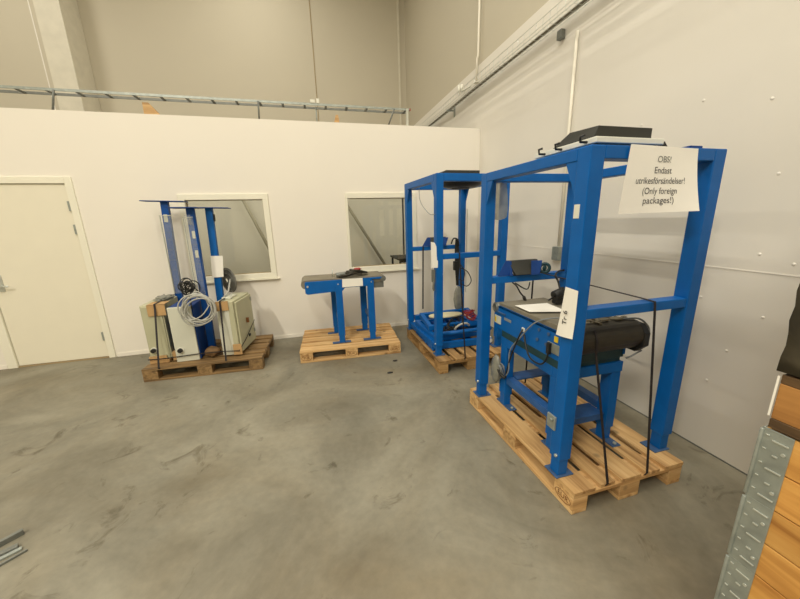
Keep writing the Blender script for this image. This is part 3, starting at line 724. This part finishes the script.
tag(MB().tube([(1.50, 3.30, .36), (1.51, 3.27, .40), (1.56, 3.26, .43), (1.63, 3.27, .43), (1.68, 3.3, .39)], .012, 8, 6).build('grey_hose', M['cablew']), 'pale grey bent hose arching over the blue tube', 'hose')
tag(MB().box(1.80, 1.95, 3.25, 3.33, .148, .235).cyl((1.93, 3.24, .19), (1.93, 3.25, .19), .03, 12).build('motor_box', M['white'], None, .005), 'white motor box at the right corner of the farther pallet', 'motor')
# cables and disc hanging in frame B
hc = empty('cable_loom', (1.84, 3.95, .9), 'thick bundle of black cables hanging from the rear post of the farther frame', 'cable')
q = random.Random(5); b = MB()
for k in range(8):
    x = 1.845+q.uniform(-.015, .02); b.tube([(x, 4.03, 1.34), (x+q.uniform(-.012, .012), 4.03, 1.2), (x+q.uniform(-.015, .015), 4.02, 1.0), (x+q.uniform(-.012, .012), 4.01, .72)], .008, 6, 4)
b.build('strands', M['black'], hc)
MB().tube([(1.90, 4.03, .95), (1.99, 4.0, .9), (2.04, 3.98, .78), (1.99, 4.0, .70), (1.90, 4.03, .74)], .006, 6, 6).tube([(1.9, 4.03, 1.0), (1.95, 4.0, .9), (1.93, 4.0, .78), (1.88, 4.02, .8)], .006, 6, 6).tube([(1.75, 4.0, 1.28), (1.78, 3.99, 1.35), (1.84, 3.99, 1.33), (1.86, 4.0, 1.25)], .009, 6, 6).build('loop', M['black'], hc)
MB().box(1.79, 1.84, 3.98, 4.03, .93, 1.05).build('connector', M['black'], hc, .005)
tag(MB().blob((1.815, 3.90, .56), .065, .03, .17, .12, 2.5).build('plastic_bag', M['bag']), 'grey plastic bag hanging beneath the black cables of the farther frame', 'plastic bag')
tag(MB().box(2.0, 2.01, 4.06, 4.075, .6, 1.72).build('measuring_strip', M['white']), 'thin pale measuring strip beside the rear post of the farther frame', 'ruler')

# ================================================================ CONVEYOR TABLE C
cc = empty('conveyor_table', (.35, 4.1, .144), 'low blue belt conveyor table on the pale pallet by the partition', 'conveyor')
xs0, xs1 = -.135, .80
def bodyp(y): return [(-.13, y, .915), (-.13, y, .80), (-.105, y, .785), (.30, y, .80), (.33, y, .835), (.66, y, .835), (.66, y, .915), (.76, y, .915), (.78, y, .925), (.78, y, .935), (-.12, y, .935)]
MB().prism(bodyp(3.87), (0, .018, 0)).build('side_plate', B, cc, .002)
MB().prism(bodyp(4.27), (0, .018, 0)).build('side_plate', B, cc, .002)
pr2 = []
for k in range(0, 11):
    a = R(90+k*18); pr2.append((-.12+math.cos(a)*.052, .90+math.sin(a)*.052))
pr2 += [(.6, .87), (.78, .875)]
for k in range(0, 9):
    a = R(-80+k*20); pr2.append((.80+math.cos(a)*.036, .913+math.sin(a)*.036))
MB().prism([(x, 3.89, z) for x, z in pr2], (0, .378, 0)).build('belt', M['belt'], cc, .002)
MB().cyl((.80, 3.872, .913), (.80, 3.89, .913), .034, 18).cyl((.80, 3.866, .913), (.80, 3.874, .913), .012, 10).build('roller', M['steeld'], cc)
MB().cyl((-.10, 3.862, .88), (-.10, 3.872, .88), .012, 10).build('bolt', M['bright'], cc)
MB().cyl((.25, 3.862, .885), (.25, 3.872, .885), .008, 10).build('bolt', M['bright'], cc)
MB().cyl((.65, 3.862, .885), (.65, 3.872, .885), .008, 10).build('bolt', M['bright'], cc)
MB().box(.665, .81, 3.90, 4.05, .80, .875).build('motor_box', M['steeld'], cc, .004)
for (x, y) in ((.215, 3.865), (.600, 3.865), (.175, 4.25), (.560, 4.25)):
    lg = MB().box(x, x+.08, y, y+.05, .24, .90 if y < 4 else .86).box(x+.006, x+.074, y+.005, y+.045, .152, .24).build('leg', B, cc, .003)
    MB().box(x-.08, x+.145, y-.005, y+.055, .144, .152).build('foot_plate', M['foot'], lg, .002)
MB().box(.225, .27, 3.915, 4.25, .40, .45).build('cross_rail', M['foot'], cc, .003)
MB().box(.61, .655, 3.915, 4.25, .40, .45).build('cross_rail', M['foot'], cc, .003)
tag(MB().prism([(.302, 3.861, .945), (.545, 3.861, .94), (.545, 3.858, .845), (.297, 3.858, .845)], (0, -.0015, 0)).build('paper_sheet', M['paper']), 'white paper sheet taped to the side of the low conveyor table', 'paper')
ct = MB()
for k in range(5): ct.ring_torus((.46+.05*(k-2)*.6, 4.0, .97+.009*k), (.1*k-.2, .15, 1), .17-.01*k, .012, 26, 6, .6, .12, k)
tag(ct.build('cable_coil', M['beltd']), 'flat brown cable coil lying on the low conveyor table', 'cable')
tag(MB().cyl((.24, 3.93, .983), (.36, 3.94, .99), .03, 14).build('small_motor', M['steeld'], None, .003), 'grey cylindrical motor lying on the low conveyor table, left of the coil', 'motor')
tag(MB().blob((.50, 3.97, 1.035), .045, .03, .018, .35, 3).build('red_clamp', M['red']), 'dark red clump on top of the flat cable coil', 'clamp')
tag(MB().cyl((.205, 4.05, .95), (.205, 4.05, 1.035), .006, 8).build('guide_pin', M['bright']), 'thin upright pin at the back edge of the low conveyor table', 'pin')

# ================================================================ LEFT PALLET
def column(x, y, zt, px0, px1, pd, lean, label, body, base=True):
    c = empty('lifting_column', (x, y, .144), label, 'column', 'blue columns on the left pallet')
    def lb(x0, x1, y0_, y1_, z0, z1, nm, mm, bev=.003):
        o = MB().box(x0, x1, y0_, y1_, z0, z1).build(nm, mm, None, bev); o.parent = c; return o
    h = zt-.144
    lb(-.037, .037, -.03, .03, .008, h-.01, 'post', body)
    lb(px0-x, px1-x, -pd/2, pd/2, h-.010, h, 'top_plate', M['blued'])
    lb(-.045, .045, -.06, .06, 0, .008, 'base_plate', M['foot'])
    c.rotation_euler.y = lean
    return c
M['colb'] = mat('column_blue', srgb(4, 72, 148), .45, spec=.3)
K1 = column(-1.645, 4.45, 1.89, -1.86, -1.43, .16, .030, 'tall blue column with top plate, leftmost on the brown pallet', M['colb'])
K2 = column(-1.27, 4.14, 1.80, -1.46, -1.17, .26, .012, 'middle blue column with white measuring labels, behind the cable coil', M['colb'])
K3 = column(-1.165, 4.33, 1.805, -1.30, -.95, .18, .030, 'bright blue column with a paper slip, right of the other two', M['blue'])
# stickers and ticks on the two dark columns
def lbl(c, x0, x1, z0, z1, m_, nm='label_plate', y=-.032, th=.002):
    o = MB().box(x0, x1, y-th, y, z0-.144, z1-.144).build(nm, m_, None); o.parent = c; return o
lbl(K1, -.02, .018, 1.655, 1.74, M['cabl']); lbl(K2, -.012, .018, 1.47, 1.55, M['cabl']); lbl(K2, -.012, .018, 1.26, 1.34, M['cabl'])
for c, zs in ((K1, (1.54, 1.46, 1.34, 1.22, 1.1)), (K2, (1.62, 1.4, 1.19, 1.1, 1.0))):
    for z in zs: lbl(c, -.034, .03, z, z+.004, M['foot'], 'tick_mark')
# clear guards beside the columns
def guard(x, y, w_, z0, z1, label):
    g = empty('clear_guard', (x, y, z0), label, 'clear guard', 'clear acrylic guards on the blue columns')
    MB().box(x, x+w_, y, y+.003, z0, z1).build('panel', M['acryl'], g)
    MB().box(x, x+.006, y-.002, y+.02, z0, z1).box(x, x+w_, y-.002, y+.004, z1-.006, z1).build('edge', M['cabl'], g)
    return g
guard(-1.655, 4.395, .12, .82, 1.73, 'clear acrylic guard in front of the leftmost blue column')
guard(-1.325, 4.085, .10, .80, 1.70, 'clear acrylic guard in front of the middle blue column')
b = MB().box(-1.30, -1.24, 4.068, 4.08, 1.62, 1.72); 
b.tube([(-1.30, 4.066, 1.63), (-1.27, 4.064, 1.71)], .004, 5).tube([(-1.27, 4.066, 1.63), (-1.24, 4.064, 1.71)], .004, 5)
tag(b.build('card_pocket', M['acryl']), 'small clear card pocket near the top of the middle column', 'card holder')
tag(MB().prism([(-1.17, 4.292, 1.255), (-1.04, 4.292, 1.25), (-1.065, 4.285, 1.0), (-1.187, 4.285, 1.0)], (0, -.0015, 0)).build('paper_tag', M['paper']), 'white paper slip taped on the bright blue column', 'paper')
lt = lbl(K3, .037, .05, 1.65, 1.73, M['blackm'], 'bracket', y=.02, th=.03)

def cab_obj(name, x0, x1, y0_, y1_, z0, z1, body, label, rot=0, cat='cabinet'):
    c = empty(name, (x0, y0_, z0), label, cat)
    def lb(a, b_, c_, d_, e, f_, nm, mm, bev=.004, par=None):
        o = MB().box(a, b_, c_, d_, e, f_).build(nm, mm, None, bev); o.parent = par or c
        return o
    W_, D_, H_ = x1-x0, y1_-y0_, z1-z0
    lb(0, W_, 0, D_, 0, H_, 'body', body, .006)
    c.rotation_euler.z = rot
    return c, lb, W_, D_, H_
def knob(c, x, z, y=-.0):
    o = MB().cyl((x, y, z), (x, y-.006, z), .034, 20).build('knob_plate', M['white'], None); o.location = (x, y, z-.034) if False else o.location; o.parent = c
    o = MB().tube([(x, y-.006, z), (x, y-.035, z)], .024, 20).build('knob', M['black'], None, .003); o.parent = c
c1, lb, W_, D_, H_ = cab_obj('control_cabinet', -1.83, -1.62, 3.935, 4.37, .175, .795, M['cab'], 'grey beige cabinet with black knob, leftmost on the brown pallet')
lb(.012, W_-.012, -.012, 0, .012, H_-.012, 'door', M['cab'])
knob(c1, .055, .12, -.012)
c2, lb, W_, D_, H_ = cab_obj('control_cabinet', -1.555, -1.318, 3.885, 4.36, .150, .765, M['blued'], 'narrow blue cabinet with pale front and black knob, centre of the brown pallet')
lb(.0, W_-.012, -.022, 0, -.002, H_+.002, 'front_panel', M['cabl'])
knob(c2, .055, .135, -.022)
c3, lb, W_, D_, H_ = cab_obj('control_cabinet', -1.088, -.905, 3.87, 4.36, .165, .785, M['cab'], 'pale grey cabinet with door on its right side, right end of the brown pallet', R(-10))
lb(.0, .13, -.003, 0, .0, H_, 'front_strip', M['cabl'])
lb(W_, W_+.022, .03, D_-.01, .02, H_-.02, 'door', M['cab'])
for z in (.12, .52): lb(W_+.022, W_+.034, D_-.05, D_-.03, z, z+.05, 'hinge', M['steel'], .002)
lb(W_+.022, W_+.05, .24, .265, .30, .36, 'handle', M['stamp'], .003)
lb(W_+.022, W_+.034, .26, .30, .12, .15, 'lock', M['black'], .002)
lb(.02, .12, .12, .30, H_, H_+.025, 'cable_entry', M['cabl'], .006)
# cardboard pads
def pad(x0, x1, y0_, y1_, z0, z1, label, m_='card'):
    return tag(MB().box(x0, x1, y0_, y0_+.006, z0, z1).box(x0, x1, y0_, y1_, z1-.006, z1).build('cardboard_pad', M[m_], None, .002), label, 'cardboard', 'cardboard edge pads under the straps')
pad(-1.755, -1.585, 3.908, 4.06, .68, .805, 'cardboard pad folded over the top of the leftmost cabinet')
pad(-1.08, -.955, 3.835, 3.86, .69, .793, 'cardboard pad at the upper front of the right cabinet')
tag(MB().box(-1.83, -1.64, 3.90, 4.08, .148, .175).box(-1.83, -1.66, 3.905, 3.915, .175, .23).build('cardboard_pad', M['card'], None, .002), 'cardboard pad under the leftmost cabinet', 'cardboard', 'cardboard edge pads under the straps')
tag(MB().box(-.965, -.875, 3.805, 3.815, .175, .30, Matrix.Rotation(R(-4), 3, 'Z')).build('cardboard_pad', M['card'], None, .002), 'cardboard pad at the lower corner of the right cabinet', 'cardboard', 'cardboard edge pads under the straps')
tag(MB().blob((-1.21, 3.93, .205), .085, .06, .055, .25, 2).build('cardboard_roll', M['cardd']), 'crumpled brown cardboard between the middle and right cabinets', 'cardboard')
tag(MB().box(-1.615, -1.565, 3.93, 3.99, .148, .25).build('cardboard_pad', M['card'], None, .003), 'small upright cardboard piece between the left and middle cabinets', 'cardboard', 'cardboard edge pads under the straps')
# white coil
wc = MB(); q = random.Random(11); wx = .035
for k in range(9):
    wc.ring_torus((-1.225+q.uniform(-.02, .02), 3.80-.006*k+q.uniform(-.004, .004), .745+q.uniform(-.02, .02)), (q.uniform(-.1, .1), 1, q.uniform(-.1, .1)), .155+q.uniform(-.03, .012), .0065, 36, 6, 1, .06, k)
wc.tube([(-1.34, 3.79, .82), (-1.26, 3.85, .92), (-1.18, 3.84, .88), (-1.13, 3.80, .76)], .0065, 6, 6)
wc.tube([(-1.40, 3.79, .66), (-1.30, 3.76, .64), (-1.2, 3.77, .68), (-1.12, 3.79, .78)], .0065, 6, 6)
tag(wc.build('cable_coil', M['cablew']), 'large coil of pale grey cable hanging in front of the middle cabinet', 'cable')
bc = MB()
for k in range(11):
    bc.ring_torus((-1.33+q.uniform(-.03, .03), 3.93+q.uniform(-.04, .04), .955+q.uniform(-.03, .03)), (q.uniform(-1, 1), 1, q.uniform(-.6, .6)), .05+q.uniform(-.015, .03), .006, 18, 5, 1.1, .15, k)
bc.tube([(-1.33, 3.9, .90), (-1.32, 3.87, .82), (-1.31, 3.84, .74)], .008, 6, 4)
tag(bc.build('cable_tangle', M['black']), 'tangle of black cable ends above the pale coil', 'cable')
dk = MB()
for k in range(10): dk.ring_torus((-1.075+.002*k, 4.45+.006*(k % 4), .93), (.9, 1, 0), .03+.0115*k, .008, 34, 6, 1.15, .02, k)
tag(dk.build('cable_coil', M['coil']), 'dark grey flat coil standing behind the bright blue column', 'cable')
tag(MB().tube([(-1.02, 4.38, .95), (-1.0, 4.2, .90), (-1.0, 4.1, .84), (-1.02, 4.0, .82)], .009, 6, 5).build('white_lead', M['cablew']), 'short pale lead running onto the top of the right cabinet', 'cable')
tag(MB().blob((-1.69, 4.20, .815), .075, .13, .022, .9, 6).build('plastic_bag', M['bag']), 'crumpled clear plastic on top of the leftmost cabinet', 'plastic bag')
# lashing straps on the left pallet
strap([(-1.693, 3.775, .112), (-1.693, 3.757, .15), (-1.675, 3.90, .76), (-1.675, 3.904, .81), (-1.68, 4.30, .81)], 'black strap down the front of the leftmost cabinet', (.018, 0, 0))
strap([(-1.035, 3.75, .112), (-1.035, 3.732, .15), (-1.03, 3.828, .74), (-1.03, 3.832, .80), (-.99, 4.2, .80)], 'black strap down the front of the right cabinet', (.018, 0, 0))
strap([(-1.84, 3.90, .20), (-1.69, 3.87, .205), (-1.55, 3.85, .215), (-1.31, 3.845, .225), (-1.08, 3.83, .225), (-.90, 3.79, .225), (-.845, 3.99, .31), (-.80, 4.33, .42)], 'black strap running level around the bases of all cabinets', (0, 0, .010))

# ================================================================ FOREGROUND RIGHT: collar stack
X = 1.0; Y1 = .44
cs = empty('wooden_pallet', (1.4, -.1, 0), 'pallet at the bottom of the collar stack in the near right corner', 'pallet')
MB().box(X, X+.8, Y1-1.2, Y1, 0, .022).box(X, X+.1, Y1-.145, Y1, .022, .1).box(X, X+.1, Y1-.67, Y1-.53, .022, .1).box(X, X+.1, Y1-1.2, Y1-1.055, .022, .1).box(X+.7, X+.8, Y1-.145, Y1, .022, .1).box(X+.7, X+.8, Y1-1.2, Y1-1.055, .022, .1).box(X, X+.8, Y1-1.2, Y1, .1, .144).build('frame', M['cw'], cs, .002)
def collar(z, label):
    c = empty('pallet_collar', (X+.4, Y1-.6, z), label, 'pallet collar', 'wooden collars stacked on the pallet at the right')
    h = .192; t = .02
    for zz in (0, .097):
        MB().box(X, X+t, Y1-1.2, Y1-.004, z+zz, z+zz+.094).build('board', M['cw'], c, .0015)
    MB().box(X+.8-t, X+.8, Y1-1.2, Y1-.004, z, z+h).build('board', M['cw'], c, .0015)
    MB().box(X+t, X+.8-t, Y1-t-.004, Y1-.004, z, z+h).build('board', M['cw'], c, .0015)
    MB().box(X+t, X+.8-t, Y1-1.2, Y1-1.2+t, z, z+h).build('board', M['cw'], c, .0015)
    hg = MB().box(X-.003, X, Y1-.055, Y1-.002, z-.001, z+h+.001)
    hg.box(X-.002, X+.06, Y1-.004, Y1, z, z+h)
    eb = []
    for k, zz in enumerate((.018, .055, .092, .13, .166)):
        eb.append(MB().box(X-.006, X-.003, Y1-.05+.012*(k % 2), Y1-.022-.006*(k % 2), z+zz, z+zz+.004))
        eb.append(MB().box(X-.006, X-.003, Y1-.016, Y1-.009, z+zz+.010, z+zz+.013))
    hg.tube([(X-.004, Y1-.001, z+.004), (X-.004, Y1-.001, z+h-.004)], .004, 8)
    hgo = hg.build('hinge', M['steel'], c, .001)
    for e_ in eb: e_.build('embossed_rib', M['bright'], hgo, .001)
    for zz in (.04, .145): MB().cyl((X-.003, Y1-.045, z+zz), (X-.006, Y1-.045, z+zz), .004, 10).build('rivet', M['bright'], c)
    return c
ords = ['lowest', 'second lowest', 'middle', 'second highest', 'topmost']
for k in range(5):
    collar(.146+k*.194, '%s wooden collar with galvanised hinge of the near right stack' % ords[k])
# upper pallet on the stack
ZP = 1.118
up_ = empty('wooden_pallet', (X+.4, Y1-.6, ZP), 'brown pallet resting on top of the collar stack at the right edge', 'pallet')
MB().box(X-.004, X+.10, Y1-1.2, Y1-.008, ZP, ZP+.024).build('bottom_board', M['cwd'], up_, .002)
MB().box(X+.7, X+.80, Y1-1.2, Y1-.008, ZP, ZP+.024).build('bottom_board', M['cwd'], up_, .002)
for y in (Y1-.15, Y1-.67, Y1-1.2):
    MB().box(X-.002, X+.10, y, y+.142, ZP+.024, ZP+.112).build('block', M['cwm'], up_, .002)
    MB().box(X+.7, X+.8, y, y+.142, ZP+.024, ZP+.112).build('block', M['cw'], up_, .002)
    MB().box(X-.002, X+.8, y, y+.142, ZP+.112, ZP+.134).build('stringer_board', M['cwd'], up_, .002)
# bulky dark load on it
bl = MB()
r_ = bmesh.ops.create_cube(bl.bm, size=1)
bmesh.ops.subdivide_edges(bl.bm, edges=bl.bm.edges[:], cuts=30, use_grid_fill=True)
for v in bl.bm.verts:
    co_ = Vector((X+.395+v.co.x*.80, Y1-.594+v.co.y*1.19, ZP+.14+(v.co.z+.5)*.95))
    n_ = noise.noise_vector(co_*70)*.008+noise.noise_vector(co_*12)*.003
    if v.co.z < -.49: n_.z = 0
    v.co = co_+n_
for f_ in bl.bm.faces: f_.smooth = True
tag(bl.build('wrapped_load', M['wrap']), 'dark plastic wrapped load on the brown pallet at the right edge', 'wrapped load')
tag(MB().box(X-.007, X-.006, Y1-.008, Y1-.004, ZP+.03, ZP+.13).build('paper_strip', M['paper']), 'narrow white strip at the corner block of the brown pallet at the right edge', 'paper')

# ================================================================ FLOOR BITS
fb = empty('floor_grate', (-1.68, 1.80, 0), 'dark steel bars lying on the floor at the left edge', 'scrap metal')
for k, (a, b_) in enumerate((((-1.80, 1.92), (-1.66, 1.845)), ((-1.83, 1.86), (-1.60, 1.80)), ((-1.86, 1.80), (-1.62, 1.765)), ((-1.9, 1.74), (-1.60, 1.70)))):
    pass
def bar(p0, p1, w_, h_):
    p0 = Vector(p0); p1 = Vector(p1); d_ = (p1-p0).normalized(); n_ = Vector((-d_.y, d_.x, 0))*w_/2
    return MB().prism([p0+n_, p0-n_, p1-n_, p1+n_], (0, 0, h_))
bar((-1.80, 1.80, .0), (-1.665, 1.925, 0), .022, .03).build('bar', M['steeld'], fb, .002)
bar((-1.78, 1.74, .0), (-1.625, 1.83, 0), .03, .02).build('bar', M['steeld'], fb, .002)
bar((-1.78, 1.69, .0), (-1.60, 1.815, 0), .022, .012).build('bar', M['steel'], fb, .002)
bar((-1.76, 1.62, .0), (-1.565, 1.795, 0), .010, .012).build('bar', M['steeld'], fb, .001)
MB().prism([(-1.85, 1.72, .0), (-1.72, 1.84, .0), (-1.70, 1.76, .0), (-1.83, 1.66, .0)], (0, 0, .01)).build('plate', M['black'], fb, .002)
tag(MB().blob((.815, 3.452, .006), .03, .018, .008, .4, 3, 2).build('floor_debris', M['black']), 'small black scrap on the floor, closer to the pale pallet', 'debris', 'black scraps on the floor')
tag(MB().blob((.69, 3.17, .006), .032, .016, .008, .4, 3, 2).build('floor_debris', M['black']), 'small black scrap on the floor, farther out from the pale pallet', 'debris', 'black scraps on the floor')
